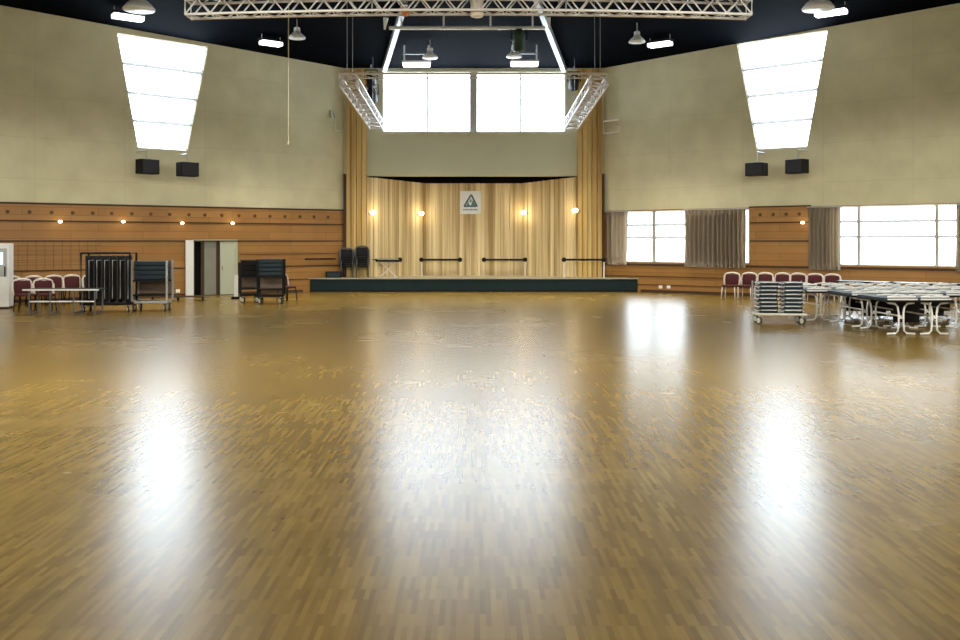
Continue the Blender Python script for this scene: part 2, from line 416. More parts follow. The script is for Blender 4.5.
# slatted timber screen behind the stage (three leaves)
def screen(p0, p1, z0, zt0, zt1, name, seed):
    r = random.Random(seed)
    a = math.atan2(p1[1]-p0[1], p1[0]-p0[0]); L = math.hypot(p1[0]-p0[0], p1[1]-p0[1])
    m = MB(); x = 0
    while x < L-.02:
        w = min(r.choice((.08, .12, .16, .2, .26)), L-x); d = r.choice((0, .015, .03, .045))
        zt = zt0+(zt1-zt0)*(x+w/2)/L
        m.bb(x+.006, x+w-.006, -d-.05, 0, z0, zt); x += w
    m.bb(0, L, -.005, .03, z0, min(zt0, zt1)-.02)
    o = m.build(name, 'slat'); o.location = (p0[0], p0[1], 0); o.rotation_euler = (0, 0, a)
    return tag(o, kind='structure')
SZ = .547
PA, PB, PC, PD = (-4.33, 37.86), (-2.05, 39.5), (2.05, 39.5), (4.17, 37.86)
screen(PA, PB, SZ, 4.58, 4.42, 'wall_stage_left', 1); screen(PB, PC, SZ, 4.42, 4.42, 'wall_stage_middle', 2); screen(PC, PD, SZ, 4.42, 4.58, 'wall_stage_right', 3)

# stage platform
st = empty('stage_platform', (0, 36.95, 0)); tag(st, 'low dark teal stage platform with a pale deck across the rear bay', 'stage')
poly = [(-6.45, 0), (6.42, 0), (5.2, .72), (4.6, 2.7), (-4.6, 2.7), (-5.2, .72)]
m = MB(); m.prism(poly, 0, SZ-.045); m.build('body', 'stage_front', st)
m = MB(); m.prism([(-6.5, -.04)]+[(6.47, -.04)]+poly[2:], SZ-.045, SZ-.001); m.build('deck', 'stage_top', st)
m = MB(); m.bb(-6.45, 6.42, -.03, -.001, .0, .07); m.build('kick_strip', 'black', st)

# ------------------------------------------------------------------ double door in the left wall
d = LF.empty('door_1'); tag(d, kind='structure')
m = MB(); m.bb(DR[0]-.08, DR[0], -.10, .12, 0, DR[3]+.07); m.bb(DR[1], DR[1]+.06, -.10, .12, 0, DR[3]+.07); m.bb(DR[0]-.08, DR[1]+.06, -.10, .12, DR[3], DR[3]+.07)
m.build('door_frame', 'paleg', d)
sA, sB = LF.s_of(203), LF.s_of(219)
m = MB(); m.bb(DR[0]-.3, DR[1]+.3, .46, .50, -.05, DR[3]+.3); m.bb(DR[0], DR[1], 0, .46, -.03, .005); m.build('dark_backing', 'darkroom', d)  # black backing paints the darkness of the corridor beyond
lf = MB(); lf.bb(sA-.05, sB, .02, .07, .02, DR[3]); lf = lf.build('door_leaf', 'greyglass', d)
m = MB(); m.bb(sA-.05, sA+.05, .0, .02, .02, DR[3]); m.bb(sB-.1, sB, .0, .02, .02, DR[3]); m.build('stile', 'groove', lf)
lf = MB(); lf.bb(0, DR[1]-sB-.02, -.03, .02, .02, DR[3]); lf = lf.build('door_leaf', 'paleg', d); lf.location = (sB+.02, -.04, 0); lf['label'] = 'pale green door leaf'
m = MB(); m.box((.08, -.06, 1.0), (.03, .05, .14), bevel=.008); m.build('handle', 'steel', lf)
lf = MB(); lf.bb(-.28, 0, -.05, .0, .02, DR[3]+.05); lf = lf.build('door_leaf', 'white', d); lf.location = (DR[0]-.05, -.13, 0); lf['label'] = 'white door leaf folded back'

# ------------------------------------------------------------------ curtains
def curtain(s0, s1, z0, z1, folds, label, off=-.22, gather=1.0, amp=.09):
    e = empty('curtain', tuple(RF.xyz((s0+s1)/2, off, z0)), RF.a); tag(e, label, 'curtain', 'taupe curtains at the low windows')
    W_ = s1-s0; m = MB(); n = folds*10; rows = 8; g_ = []
    for j in range(rows+1):
        t = j/rows; row = []; wj = W_*(gather+(1-gather)*t)
        for i in range(n+1):
            u_ = i/n; x = (u_-.5)*wj
            y = amp*math.sin(u_*folds*2*math.pi+.4*math.sin(3*t)+1.1*math.sin(u_*9))+.02*math.sin(u_*37+t*2)
            row.append(m.bm.verts.new((x, y, t*(z1-z0-.04))))
        g_.append(row)
    for j in range(rows):
        for i in range(n): m.bm.faces.new((g_[j][i], g_[j][i+1], g_[j+1][i+1], g_[j+1][i]))
    r_ = bmesh.ops.solidify(m.bm, geom=m.bm.faces[:], thickness=.008)
    m.build('cloth', 'curtain', e, True)
    m = MB(); m.tube([(-W_/2-.05, 0, z1-z0-.02), (W_/2+.05, 0, z1-z0-.02)], .02); 
    for x in (-W_/2, W_/2): m.bb(x-.02, x+.02, 0, -off-.08, z1-z0-.04, z1-z0)
    m.build('rail', 'steel', e)
curtain(RF.s_of(604.5)+.18, RF.s_of(627, -.25), 1.06, 3.20, 5, 'narrow gathered curtain in the corner right of the stage', gather=.9)
curtain(RF.s_of(684, -.25), RF.s_of(745, -.25), 1.02, 3.20, 14, 'wide closed curtain between the narrow bright window and the wood panel')
curtain(RF.s_of(808, -.25), RF.s_of(840, -.25), 1.0, 3.20, 8, 'curtain left of the widest low window, beside the wood panel')
curtain(RF.s_of(956, -.25), RF.s_of(990, -.25), 1.0, 3.20, 7, 'curtain at the right edge of the photo, right of the widest window', gather=1.05)

# ------------------------------------------------------------------ wall loudspeakers
def speaker(fr, px, y0, y1, zsill, label, tilt):
    k, zt = fr.p(px, y0, -.75); _, zb = fr.p(px, y1, -.75); w = .68; h = zt-zb
    base = fr.xyz(k, -.75, (zt+zb)/2)
    e = empty('loudspeaker', tuple(base), fr.a+tilt); tag(e, label, 'loudspeaker', 'black loudspeakers under the tapered windows')
    m = MB(); m.box((0, 0, 0), (w, .42, h), bevel=.02); m.build('cabinet', 'black', e)
    m = MB(); m.box((0, -.215, 0), (w-.06, .02, h-.06), bevel=.008); m.build('grille', mat('grille', (.02, .022, .03), .8, scale=60), e)
    m = MB(); m.tube([(0, .05, h/2-.01), (0, .05, zsill-base.z-.0), ], .02)
    m.tube([(0, .05, zsill-base.z), (0, .66, zsill-base.z)], .02); m.box((0, .05, h/2+.01), (.3, .1, .03))
    m.build('bracket', 'steel', e)
speaker(LF, 147.5, 159.5, 174, LF.p(147, 150)[1]-.1, 'left of two black speakers under the left tapered window', .25)
speaker(LF, 187.5, 162.5, 176.5, LF.p(187, 153)[1]-.1, 'right of two black speakers under the left tapered window', .1)
speaker(RF, 756.5, 163, 176, RF.p(757, 151)[1]-.1, 'left of two black speakers under the right tapered window', -.1)
speaker(RF, 797, 159.5, 173.5, RF.p(797, 149)[1]-.1, 'right of two black speakers under the right tapered window', -.25)

# ------------------------------------------------------------------ trusses
def truss(name, P0, P1, w, h, bays, sag=0, rc=.028, rl=.016, mat_='silver'):
    """box truss between two points, w across, h high, its own origin at P0"""
    P0, P1 = Vector(P0), Vector(P1); ax = (P1-P0); L = ax.length; rz = math.atan2(ax.y, ax.x)
    e = empty(name, tuple(P0), rz); e.rotation_euler = (0, -math.atan2(ax.z, math.hypot(ax.x, ax.y)), rz)
    def pt(t, sy, sz): return Vector((t*L, sy*w/2, sz*h/2-sag*(2*t-1)**2))
    for sy in (-1, 1):
        for sz in (-1, 1):
            m = MB(); m.tube([pt(i/12, sy, sz) for i in range(13)], rc, n=8); m.build('chord', mat_, e, True)
    def lace(nm, fa, fb):
        m = MB()
        for i in range(bays):
            a, b = i/bays, (i+1)/bays
            m.tube([fa(a) if i % 2 == 0 else fb(a), fb(b) if i % 2 == 0 else fa(b)], rl, n=6)
        m.build(nm, mat_, e, True)
    lace('lacing', lambda t: pt(t, -1, -1), lambda t: pt(t, -1, 1))
    lace('lacing', lambda t: pt(t, 1, -1), lambda t: pt(t, 1, 1))
    lace('lacing', lambda t: pt(t, -1, -1), lambda t: pt(t, 1, -1))
    lace('lacing', lambda t: pt(t, -1, 1), lambda t: pt(t, 1, 1))
    m = MB()
    for t in (0, 1):
        m = MB(); q = [pt(t, -1, -1), pt(t, 1, -1), pt(t, 1, 1), pt(t, -1, 1)]; m.tube(q, rl*1.2, n=6, closed=True); m.build('end_frame', mat_, e)
    return e
TD = 20.6
t1 = truss('lighting_truss', at(188, 4.5, TD), at(749, 4.5, TD), .42, .33, 46, sag=.10, rc=.030, rl=.017)
tag(t1, 'long silver box truss spanning the top of the photo', 'truss')
for ch in [x for x in COL.objects if x.parent == t1]: pass
for px in (372, 377, 559, 566):
    p = at(px, 4, TD); m = MB(); m.tube([(p.x-t1.location.x, 0, -.18), (p.x-t1.location.x, 0, ceil_z(p.x, TD)-t1.location.z)], .018, n=6); m.build('hanger_rod', 'steel', t1)
# U-shaped rig in front of the high window
RZ = at(383, 129, 37.2).z
for sx, lab in ((-1, 'short silver truss slanting down left of the high middle window'), (1, 'short silver truss slanting down right of the high middle window')):
    x0 = -3.88 if sx < 0 else 3.86
    e = truss('side_truss', (x0, 37.3, 6.62), (x0, 28.9, 6.95), .50, .34, 18, rc=.032, rl=.020); tag(e, lab, 'truss', 'side trusses of the stage rig')
    for yy in (30, 36):
        m = MB(); L_ = 37.3-yy; m.tube([(L_, 0, .16), (L_, 0, ceil_z(x0, yy)-6.8-.1)], .008, n=5); m.build('suspension_cable', 'steel', e)
m = MB(); e = empty('cross_bar', (0, 28.75, 7.12)); tag(e, 'thin silver ladder bar across the top of the middle window', 'truss')
m.tube([(-4.15, 0, 0), (4.05, 0, 0)], .035); m.build('tube', 'ivory', e)
for x in (-3.88, 3.86):
    m = MB(); m.tube([(x, 0, 0), (x, 0, ceil_z(x, 28.75)-7.13)], .008, n=5); m.build('suspension_cable', 'steel', e)
m = MB(); m.tube([(-4.15, 0, -.14), (4.05, 0, -.14)], .018)
for i in range(28): m.tube([(-4.15+.3*i, 0, 0), (-3.7+.3*i, 0, -.14)], .008, n=5)
m.build('rungs', 'silver', e)

# roof beams either side of the bay, under the ceiling
for sx, pa, pb, lab in ((-1, (384, 67), (402, 12), 'grey steel roof beam rising left of the high middle window'), (1, (564.5, 70), (540, 8), 'grey steel roof beam rising right of the high middle window')):
    a = at(pa[0], pa[1], 37.85); a.z = min(a.z, ZB-.12)
    b = under_ceiling(pb[0], pb[1], .16); v = b-a; b2 = a+v*1.15
    m = MB(); L_ = (b2-a).length; m.box((0, 0, L_/2), (.17, .24, L_)); o = m.build('roof_beam', 'steel')
    o.location = a; o.rotation_euler = v.to_track_quat('Z', 'Y').to_euler(); tag(o, lab, 'beam', 'roof beams at the rear bay')

# fly bar with its hangers and fixtures
FB = under_ceiling(466, 28, .55)
e = empty('fly_bar', (0, FB.y, FB.z)); tag(e, 'white horizontal pipe hung under the ceiling between the two grey beams', 'bar')
xa, xb = at(389, 28, FB.y).x, at(545, 28, FB.y).x
m = MB(); m.tube([(xa, 0, 0), (xb, 0, 0)], .06, n=10); m.build('pipe', 'white', e)
for t in (.08, .35, .65, .92):
    x = xa+(xb-xa)*t; m = MB(); m.tube([(x, 0, 0), (x, 0, ceil_z(x, FB.y)-FB.z)], .03, n=6); m.build('hanger', 'silver', e)
for px in (386, 548):
    p = at(px, 20, FB.y); m = MB(); m.tube([(p.x, 0, .35), (p.x+(0.05 if px > 500 else -.05), 0, -.05)], [.09, .03], n=8); m.build('clamp', 'white', e)

def dome(p, label, s=1.0, m_='white'):
    e = empty('dome_lamp', tuple(p)); tag(e, label, 'ceiling lamp', 'white dome lamps under the dark ceiling')
    m = MB(); m.lathe([(.46*s, -.20*s), (.48*s, -.15*s), (.36*s, .0), (.22*s, .12*s), (.17*s, .22*s)]); m.build('shade', m_, e, True)
    m = MB(); m.lathe([(.17*s, .22*s), (.17*s, .40*s), (.10*s, .44*s)]); m.build('housing', 'silver', e)
    m = MB(); m.tube([(0, 0, .4*s), (0, 0, ceil_z(p.x, p.y)-p.z-.03)], .02, n=6); m.build('rod', 'steel', e)
    return e
for px, py, s, lab in ((139, 4, 1.0, 'white dome lamp at the top left, above the left tapered window'), (297, 35, .62, 'white dome lamp just under the truss left of the bay'),
                       (637, 39, .62, 'white dome lamp just under the truss right of the bay'), (818, 3, 1.0, 'white dome lamp at the top right, above the right tapered window'),
                       (430, 55, .62, 'dome lamp left of the middle, under the white pipe'), (514, 54, .62, 'dome lamp right of the middle, under the white pipe')):
    e = dome(under_ceiling(px, py, .9 if s == 1.0 else .6), lab, s)
    ld = bpy.data.lights.new('lamp_light', 'SPOT'); ld.energy = DOME_W; ld.color = (1, .93, .76); ld.spot_size = math.radians(84); ld.spot_blend = .6; ld.shadow_soft_size = .2
    lo = bpy.data.objects.new('lamp_light', ld); COL.objects.link(lo); lo.parent = e; lo.location = (0, 0, -.22*s)
for i, (x, y) in enumerate([(-13, 14), (-5, 13), (5, 13), (13, 14), (-12, 4), (-4, 4), (4, 4), (12, 4), (-8, -3), (8, -3)]):  # lamps added out of view, cones set to leave the upper walls dimmer
    z = 8.3; e = dome(Vector((x, y, z)), 'unseen dome lamp added for fill over the hall, '+('far left', 'centre left', 'centre right', 'far right', 'left of the second line', 'centre left of the second line', 'centre right of the second line', 'right of the second line', 'rear left', 'rear right')[i], 1.0)
    ld = bpy.data.lights.new('lamp_light', 'SPOT'); ld.energy = FILL_LAMP_W*(1.6 if y > 10 else .10); ld.color = (1, .95, .80); ld.spot_size = math.radians(173); ld.spot_blend = .12; ld.shadow_soft_size = .3
    lo = bpy.data.objects.new('lamp_light', ld); COL.objects.link(lo); lo.parent = e; lo.location = (0, 0, -.24)
def flood(px, py, wpx, label, rzt=0, hpx=5, frame=False):
    hpx *= .75 if not frame else 1
    p = under_ceiling(px, py, .30 if not frame else .75); w = wpx/F*p.y; h = hpx/F*p.y
    e = empty('strip_lamp', tuple(p), rzt); tag(e, label, 'ceiling lamp', 'lit strip lamps under the dark ceiling')
    m = MB(); m.box((0, 0, 0), (w, .35, h), bevel=.03); m.build('diffuser', 'tube', e)
    m = MB(); m.box((0, .0, h/2+.04), (w*1.04, .4, .07)); m.build('housing', 'white' if frame else 'black', e)
    for sx in (-.45, .45):
        m = MB(); m.tube([(sx*w, 0, h/2+.05), (sx*w, 0, ceil_z(p.x, p.y)-p.z+.06)], .03 if frame else .012, n=6); m.build('hanger', 'silver', e)
    if frame:
        m = MB(); m.tube([(-w*.5, 0, .42), (w*.5, 0, .42)], .03, n=6); m.build('cross_tube', 'steel', e)
flood(128, 17.5, 30, 'lit strip lamp directly above the left tapered window', ANG, 6)
flood(271, 43.5, 22, 'lit strip lamp on the ceiling left of the bay, below the truss end', ANG)
flood(660, 44.5, 24, 'lit strip lamp on the ceiling right of the bay', -ANG)
flood(831, 13, 30, 'lit strip lamp directly above the right tapered window', -ANG, 6)
flood(416.5, 65, 27, 'lit tube lamp in a hanging frame, left of the middle', 0, 3.2, True)
flood(524.5, 64.5, 27, 'lit tube lamp in a hanging frame, right of the middle', 0, 3.2, True)

# spotlights on the trusses and fly bar
def spot(p, label, m_, s=1.0, hang=.25, tilt=.6):
    e = empty('stage_spotlight', tuple(p)); tag(e, label, 'spotlight')
    m = MB(); m.lathe([(.10*s, -.22*s), (.13*s, -.20*s), (.13*s, .10*s), (.09*s, .2*s), (.05*s, .23*s)], n=14); o = m.build('can', m_, e, True); o.rotation_euler = (tilt, 0, 0)
    m = MB(); m.tube([(-.16*s, 0, 0), (-.16*s, 0, .26*s), (.16*s, 0, .26*s), (.16*s, 0, 0)], .018*s, n=6); m.build('yoke', 'black', e)
    m = MB(); m.tube([(0, 0, .26*s), (0, 0, hang)], .02, n=6); m.build('clamp', 'steel', e)
q = at(409, 10, TD-.1); q.z -= .02
spot(at(405, 11, TD+.02), 'orange-bodied lamp clamped inside the long truss', 'orange', .65, .3, 1.45)
spot(at(477, 6, TD), 'pale lamp hanging in the middle of the long truss', 'ivory', 1.1, .3, 0)
spot(FB+Vector((at(519, 28, FB.y).x-FB.x, 0, -.42)), 'dark green spotlight hanging from the white pipe', 'greenblk', 1.7, .42, .3)
for px, py, lab in ((371, 80, 'upper black spotlight behind the left side truss'), (372, 95, 'lower black spotlight behind the left side truss')):
    p = at(px, py, 36.6); spot(p, lab, 'black', 1.5, .6, .9)
p = at(574, 82, 36.6); spot(p, 'black spotlight behind the right side truss', 'black', 1.5, .6, .9)

# rope hanging from the long truss
p = at(288.5, 14, 23.5)
e = empty('hanging_rope', (p.x, p.y, at(288, 143, p.y).z)); tag(e, 'thin pale rope hanging in front of the left wall', 'rope')
m = MB(); m.tube([(0, 0, 0), (0, 0, ceil_z(p.x, p.y)-e.location.z)], .011, n=6); m.build('cord', 'rope', e)
m = MB(); m.lathe([(.02, -.06), (.04, -.03), (.03, .03), (.01, .05)], n=10); m.build('toggle', 'rope', e)

# bracket on the right wall beside the bay and hook on the left
k, z = RF.p(606, 128, -.1)
e = empty('wall_bracket', tuple(RF.xyz(.75, -.02, z)), RF.a); tag(e, 'small cream rectangular frame bracket high on the wall right of the bay', 'bracket')
m = MB(); m.tube([(-.55, -.35, -.24), (.15, -.35, -.24), (.15, -.35, .24), (-.55, -.35, .24)], .035, n=6, closed=True); m.build('frame', 'ivory', e)
m = MB(); m.tube([(0, -.35, 0), (0, .02, 0)], .03, n=6); m.build('arm', 'ivory', e)
k, z = LF.p(333, 125, -.1)
e = empty('wall_hook', tuple(LF.xyz(k, -.02, z)), LF.a); tag(e, 'pale hook bracket high on the wall left of the bay', 'bracket')
m = MB(); m.tube([(0, -.02, .5), (0, -.25, .3), (0, -.25, -.2), (.15, -.25, -.3), (.3, -.25, -.2)], .03, n=6); m.build('hook', 'paleg', e)
m = MB(); m.box((0, -.02, .45), (.14, .05, .3)); m.build('plate', 'paleg', e)

# ------------------------------------------------------------------ small lit lamps on the walls
def wall_lamp(p, rz, label, power, grp, s=1.0):
    e = empty('wall_lamp', tuple(p), rz); tag(e, label, 'wall lamp', grp)
    m = MB(); m.lathe([(.06*s, -.05*s), (.10*s, -.02*s), (.11*s, .04*s), (.06*s, .09*s)], n=14); m.build('bulb', 'glow', e, True)
    m = MB(); m.box((0, .10*s, 0), (.12*s, .14*s, .06*s)); m.build('arm', 'black', e)
    ld = bpy.data.lights.new('lamp_light', 'POINT'); ld.energy = power; ld.color = (1, .78, .45); ld.shadow_soft_size = .08
    lo = bpy.data.objects.new('lamp_light', ld); COL.objects.link(lo); lo.parent = e; lo.location = (0, -.18, 0)
def on_screen(p0, p1, px, py, off):
    p0, p1 = Vector(p0), Vector(p1); a = math.atan2(p1.y-p0.y, p1.x-p0.x); fr = Fr(p0.x, p0.y, a); k, z = fr.p(px, py, off); return fr.xyz(k, off, z), a
for (a, b, px, py, lab) in ((PA, PB, 373, 213, 'lit wall lamp on the stage screen, nearest the left pilaster'), (PA, PB, 421, 214, 'lit wall lamp on the stage screen, left of the poster'),
                            (PC, PD, 523.5, 213, 'lit wall lamp on the stage screen, right of the poster'), (PC, PD, 575, 211, 'lit wall lamp on the stage screen, nearest the right pilaster')):
    p, an = on_screen(a, b, px, py, -.26); wall_lamp(p, an, lab, 10, 'warm lamps on the timber stage screen', 1.15)
for px, py, lab in ((60, 222, 'small lit lamp on the left wall rail, above the white-framed chairs'), (123, 222, 'small lit lamp on the left wall rail, above the tall black table rack'),
                    (182, 223.5, 'small lit lamp on the left wall rail, above the white door leaf'), (232.5, 223.5, 'small lit lamp on the left wall rail, above the pale green door leaf')):
    k, z = LF.p(px, py, -.22); wall_lamp(LF.xyz(k, -.24, z), LF.a, lab, 1.2, 'small lamps on the wood-panelled walls', .6)
k, z = RF.p(803, 223, -.2); wall_lamp(RF.xyz(k, -.24, z), RF.a, 'small lit lamp on the wood panel beside a curtain, right wall', 1.2, 'small lamps on the wood-panelled walls', .6)
def socket(fr, px, py, label):
    k, z = fr.p(px, py, -.1); e = empty('wall_socket', tuple(fr.xyz(k, -.095, z)), fr.a); tag(e, label, 'socket', 'cream wall sockets')
    m = MB(); m.box((0, 0, 0), (.15, .03, .12), bevel=.01); m.build('plate', 'plastic', e); m = MB(); m.lathe([(.035, 0), (.03, .012)], n=12); o = m.build('outlet', 'white', e); o.rotation_euler = (math.pi/2, 0, 0); o.location = (0, -.012, 0)
socket(LF, 178, 291, 'cream wall socket near the floor, left of the white door leaf')
socket(RF, 660.5, 287, 'left of the pair of cream sockets right of the stage')
socket(RF, 668.5, 287, 'right of the pair of cream sockets right of the stage')

# poster above the stage
p = at(470.5, 202.5, 39.38)
e = empty('poster', tuple(p)); tag(e, 'square white poster with a green triangle emblem, middle of the stage screen', 'poster')
w, h = 21/F*39.4, 23/F*39.4
m = MB(); m.box((0, 0, 0), (w, .02, h)); m.build('sheet', 'white', e)
m = MB(); 
def tri(m, pts, wdt, y): 
    for i in range(3): m.tube([(pts[i][0], y, pts[i][1]), (pts[(i+1) % 3][0], y, pts[(i+1) % 3][1])], wdt, n=4)
tri(m, [(-.27, -.16), (.27, -.16), (.03, .33)], .035, -.02); m.build('emblem', 'blue', e)
m = MB(); m.slab([(-.17, -.12), (-.04, -.12), (-.10, .05)], [], -.03, -.012); m.slab([(.02, -.12), (.2, -.12), (.10, .10)], [], -.03, -.012); m.slab([(-.05, .02), (.05, .02), (.02, .18)], [], -.03, -.012)
m.build('emblem_fill', 'green', e)
m = MB(); x = -.30
while x < .30: m.bb(x, x+.035, -.02, -.009, -.33, -.27); x += .055
m.build('lettering', 'blue', e)

# barre rails against the screen
def barre(x0, x1, y, z, label, posts=()):
    e = empty('handrail', ((x0+x1)/2, y, SZ)); tag(e, label, 'handrail', 'dark handrails on the stage'); L_ = (x1-x0)/2
    m = MB(); m.tube([(-L_, 0, z-SZ), (L_, 0, z-SZ)], .04, n=8); m.build('bar', 'black', e)
    for sx in (-1, 1):
        m = MB(); m.lathe([(.03, -.09), (.085, -.05), (.095, 0), (.085, .05), (.03, .09)], c=(sx*L_, 0, z-SZ), n=12); m.build('end_knob', 'black', e, True)
    for px in posts:
        m = MB(); m.tube([(px-(x0+x1)/2, 0, 0), (px-(x0+x1)/2, 0, z-SZ)], .035, n=8); m.build('post', 'ivory', e)
for a, b, y, lab, po in ((421.5, 460, 39.1, 'dark handrail on the stage left of the poster', (0,)), (484, 525, 39.1, 'dark handrail on the stage right of the poster', (1,)),
                     (564, 604, 37.3, 'dark handrail at the right end of the stage', (0, 1)), (370, 400, 38.0, 'dark handrail at the left end of the stage, behind the keyboard', (0,))):
    xa, xb = at(a, 0, y).x, at(b, 0, y).x; barre(xa, xb, y, at(0, 259.7, y).z, lab, [(xa, xb)[q] for q in po])
k = LF.s_of(318, -.3); e = empty('wall_rail', tuple(LF.xyz(-1.1, -.2, at(0, 259, 37).z)), LF.a); tag(e, 'dark rail on the wood wall left of the stage', 'handrail')
m = MB(); m.tube([(-.75, 0, 0), (.6, 0, 0)], .03, n=8); m.build('bar', 'black', e)
m = MB(); m.tube([(-.6, 0, 0), (-.6, .12, 0)], .02, n=6); m.tube([(.45, 0, 0), (.45, .12, 0)], .02, n=6); m.build('bracket', 'black', e)

# ------------------------------------------------------------------ chairs
def make_chair(name, label, group, cushion='maroon', tube='ivory', legs=None):
    e = empty(name); tag(e, label, 'chair', group)
    m = MB(); m.box((0, 0, .45), (.46, .44, .07), bevel=.025); m.build('seat', cushion, e, True)
    # the back faces +y ; tube arc over it
    m = MB(); m.box((0, .24, .67), (.45, .05, .36), bevel=.02, rx=-.12); m.build('backrest', cushion, e, True)
    m = MB(); pts = [(-.25, .20, .43), (-.27, .24, .62), (-.27, .27, .76)]
    for i in range(9):
        a = math.pi*(1-i/8); pts.append((.25*math.cos(a), .285, .80+.10*math.sin(a)))
    pts += [(.27, .27, .76), (.27, .24, .62), (.25, .20, .43)]
    m.tube(pts, .034, n=8); m.build('back_frame', tube, e, True)
    for sx in (-1, 1):
        for sy in (-1, 1):
            m = MB(); m.tube([(sx*.21, sy*.19, .43), (sx*.24, sy*.23, 0.0)], .018, n=8); m.build('leg', legs or tube, e, True)
    return e
LEFTG = 'maroon chairs along the left wall'; RIGHTG = 'maroon chairs along the right wall'
proto = make_chair('stacking_chair', 'maroon chair with cream tube back beside the white cabinet at the left edge', LEFTG, legs='black')
dl = gp(16, 306); proto.location = dl; proto.rotation_euler = (0, 0, LF.a+.2)
left_ch = [(35.5, 305.5, .0, 'maroon chair behind the left end of the low metal table'), (55, 304.5, -.1, 'maroon chair with the widest cream arc, behind the middle of the low metal table'),
           (74.5, 303.6, .05, 'maroon chair behind the right half of the low metal table'), (93.5, 303, .0, 'maroon chair half hidden behind the tall black table rack'),
           (25, 310.5, .1, 'maroon chair in front of the others, touching the white cabinet'), (45.5, 310.5, .0, 'maroon chair standing under the left end of the low table, front row'),
           (287, 300.8, .3, 'single maroon chair at the right side of the two dark carts')]
for px, yb, dr, lab in left_ch:
    copy_tree(proto, gp(px, yb), LF.a+dr, lab)
right_ch = [(730, 299, .1, 'leftmost maroon chair of the right wall row'), (746.5, 299.3, 0, 'second maroon chair from the left in the right wall row, with bright legs'),
            (763, 299.6, .05, 'third maroon chair from the left in the right wall row'), (779.5, 300, -.05, 'maroon chair behind the left half of the dolly of navy folding chairs'),
            (796, 300.6, .05, 'maroon chair behind the right half of the dolly of navy folding chairs'), (812.5, 301.3, .0, 'second maroon chair from the right in the right wall row'),
            (829.5, 302, -.05, 'rightmost maroon chair of the right wall row, in front of a curtain')]
pr = None
for px, yb, dr, lab in right_ch:
    if pr is None: pr = make_chair('stacking_chair', lab, RIGHTG); pr.location = gp(px, yb); pr.rotation_euler = (0, 0, RF.a+dr)
    else: copy_tree(pr, gp(px, yb), RF.a+dr, lab)
# black chairs stacked at the left end of the stage
pb = make_chair('stacking_chair', '', 'black stacked chairs on the stage', 'black', 'darksteel')
words = ('bottom', 'second from bottom', 'middle', 'fourth from bottom', 'top')
first = True
for (px, n, side) in ((346, 4, 'shorter left'), (361.5, 5, 'taller right')):
    p = at(px, 0, 37.25)
    for i in range(n):
        w_ = {0: 'bottom', n-1: 'top'}.get(i, 'second from bottom' if i == 1 else 'middle' if i == 2 and n == 5 else 'second from top')
        lab = '%s black chair of the %s stack on the stage' % (w_, side)
        if first: o = pb; first = False; o['label'] = lab
        else: o = copy_tree(pb, label=lab)
        o.location = (p.x, 37.5-.0*i, SZ+.002+i*.085); o.rotation_euler = (0, 0, .15)
# keyboard on an X stand
p = at(388, 0, 37.5); e = empty('keyboard_stand', (p.x, 37.5, SZ)); tag(e, 'light cross-legged stand under the keyboard on the stage', 'stand')
for sx in (-1, 1):
    m = MB(); m.tube([(-.34*sx, -.02*sx, .0), (.3*sx, -.02*sx, .60)], .025, n=8); m.build('leg', 'ivory', e)
m = MB(); m.tube([(-.3, 0, .60), (.3, 0, .60)], .02, n=6); m.tube([(-.34, 0, 0.01), (.34, 0, 0.01)], .012, n=6); m.build('support', 'ivory', e)
e = empty('keyboard', (p.x, 37.5, SZ+.625)); tag(e, 'black electronic keyboard lying on the cross-legged stand', 'keyboard')
m = MB(); m.box((0, 0, .045), (.95, .30, .09), bevel=.015); m.build('body', 'black', e); m = MB(); m.box((0, -.06, .095), (.85, .14, .012)); m.build('keys', 'white', e)
# floor monitor
p = at(334, 0, 37.3); e = empty('stage_monitor', (p.x, 37.25, SZ)); tag(e, 'low black wedge speaker on the far left of the stage', 'loudspeaker')
m = MB(); m.prism([(-.3, -.15), (.3, -.15), (.3, .2), (-.3, .2)], 0, .24); m.build('cabinet', 'black', e)
m = MB(); m.box((0, -.16, .12), (.5, .02, .18)); m.build('grille', 'navy', e)

# ------------------------------------------------------------------ left: white cabinet at the frame edge
p = gp(-7, 309); e = empty('refrigerated_cabinet', (p.x, p.y+.3, 0), .25); tag(e, 'white upright cabinet with a bright display at the left edge of the photo', 'cabinet')
m = MB(); m.bb(-.42, .36, -.3, .3, .05, 1.93, bevel=.02); m.build('body', 'white', e)
m = MB(); m.bb(-.38, .30, -.32, -.301, .95, 1.78); m.build('door', 'steel', e)
m = MB(); m.bb(-.14, .20, -.33, -.321, 1.30, 1.66); m.build('display', 'screen', e)
m = MB(); m.bb(.24, .27, -.36, -.32, .95, 1.25); m.build('handle', 'black', e)
m = MB(); m.bb(-.40, .34, -.26, .26, 0, .05); m.build('plinth', 'black', e)

# low metal table in front of the chairs
p = gp(66, 314); e = empty('folding_table', (p.x, p.y, 0), .05); tag(e, 'low dark table with silver edge and lower rail, left of the tall rack', 'table')
m = MB(); m.box((0, 0, .68), (2.0, .75, .035), bevel=.008); m.build('tabletop', 'navy', e)
m = MB(); m.bb(-1.01, 1.01, -.39, -.376, .66, .70); m.build('edge_strip', 'silver', e)
for sx in (-.86, -.3, .32, .88):
    m = MB(); m.tube([(sx, -.30, .66), (sx, -.30, 0)], .024); m.tube([(sx, .30, .66), (sx, .30, 0)], .024); m.tube([(sx, -.3, .05), (sx, .3, .05)], .02); m.build('leg', 'darksteel', e)
m = MB(); m.tube([(-.86, -.3, .36), (.88, -.3, .36)], .022); m.build('stretcher', 'silver', e)

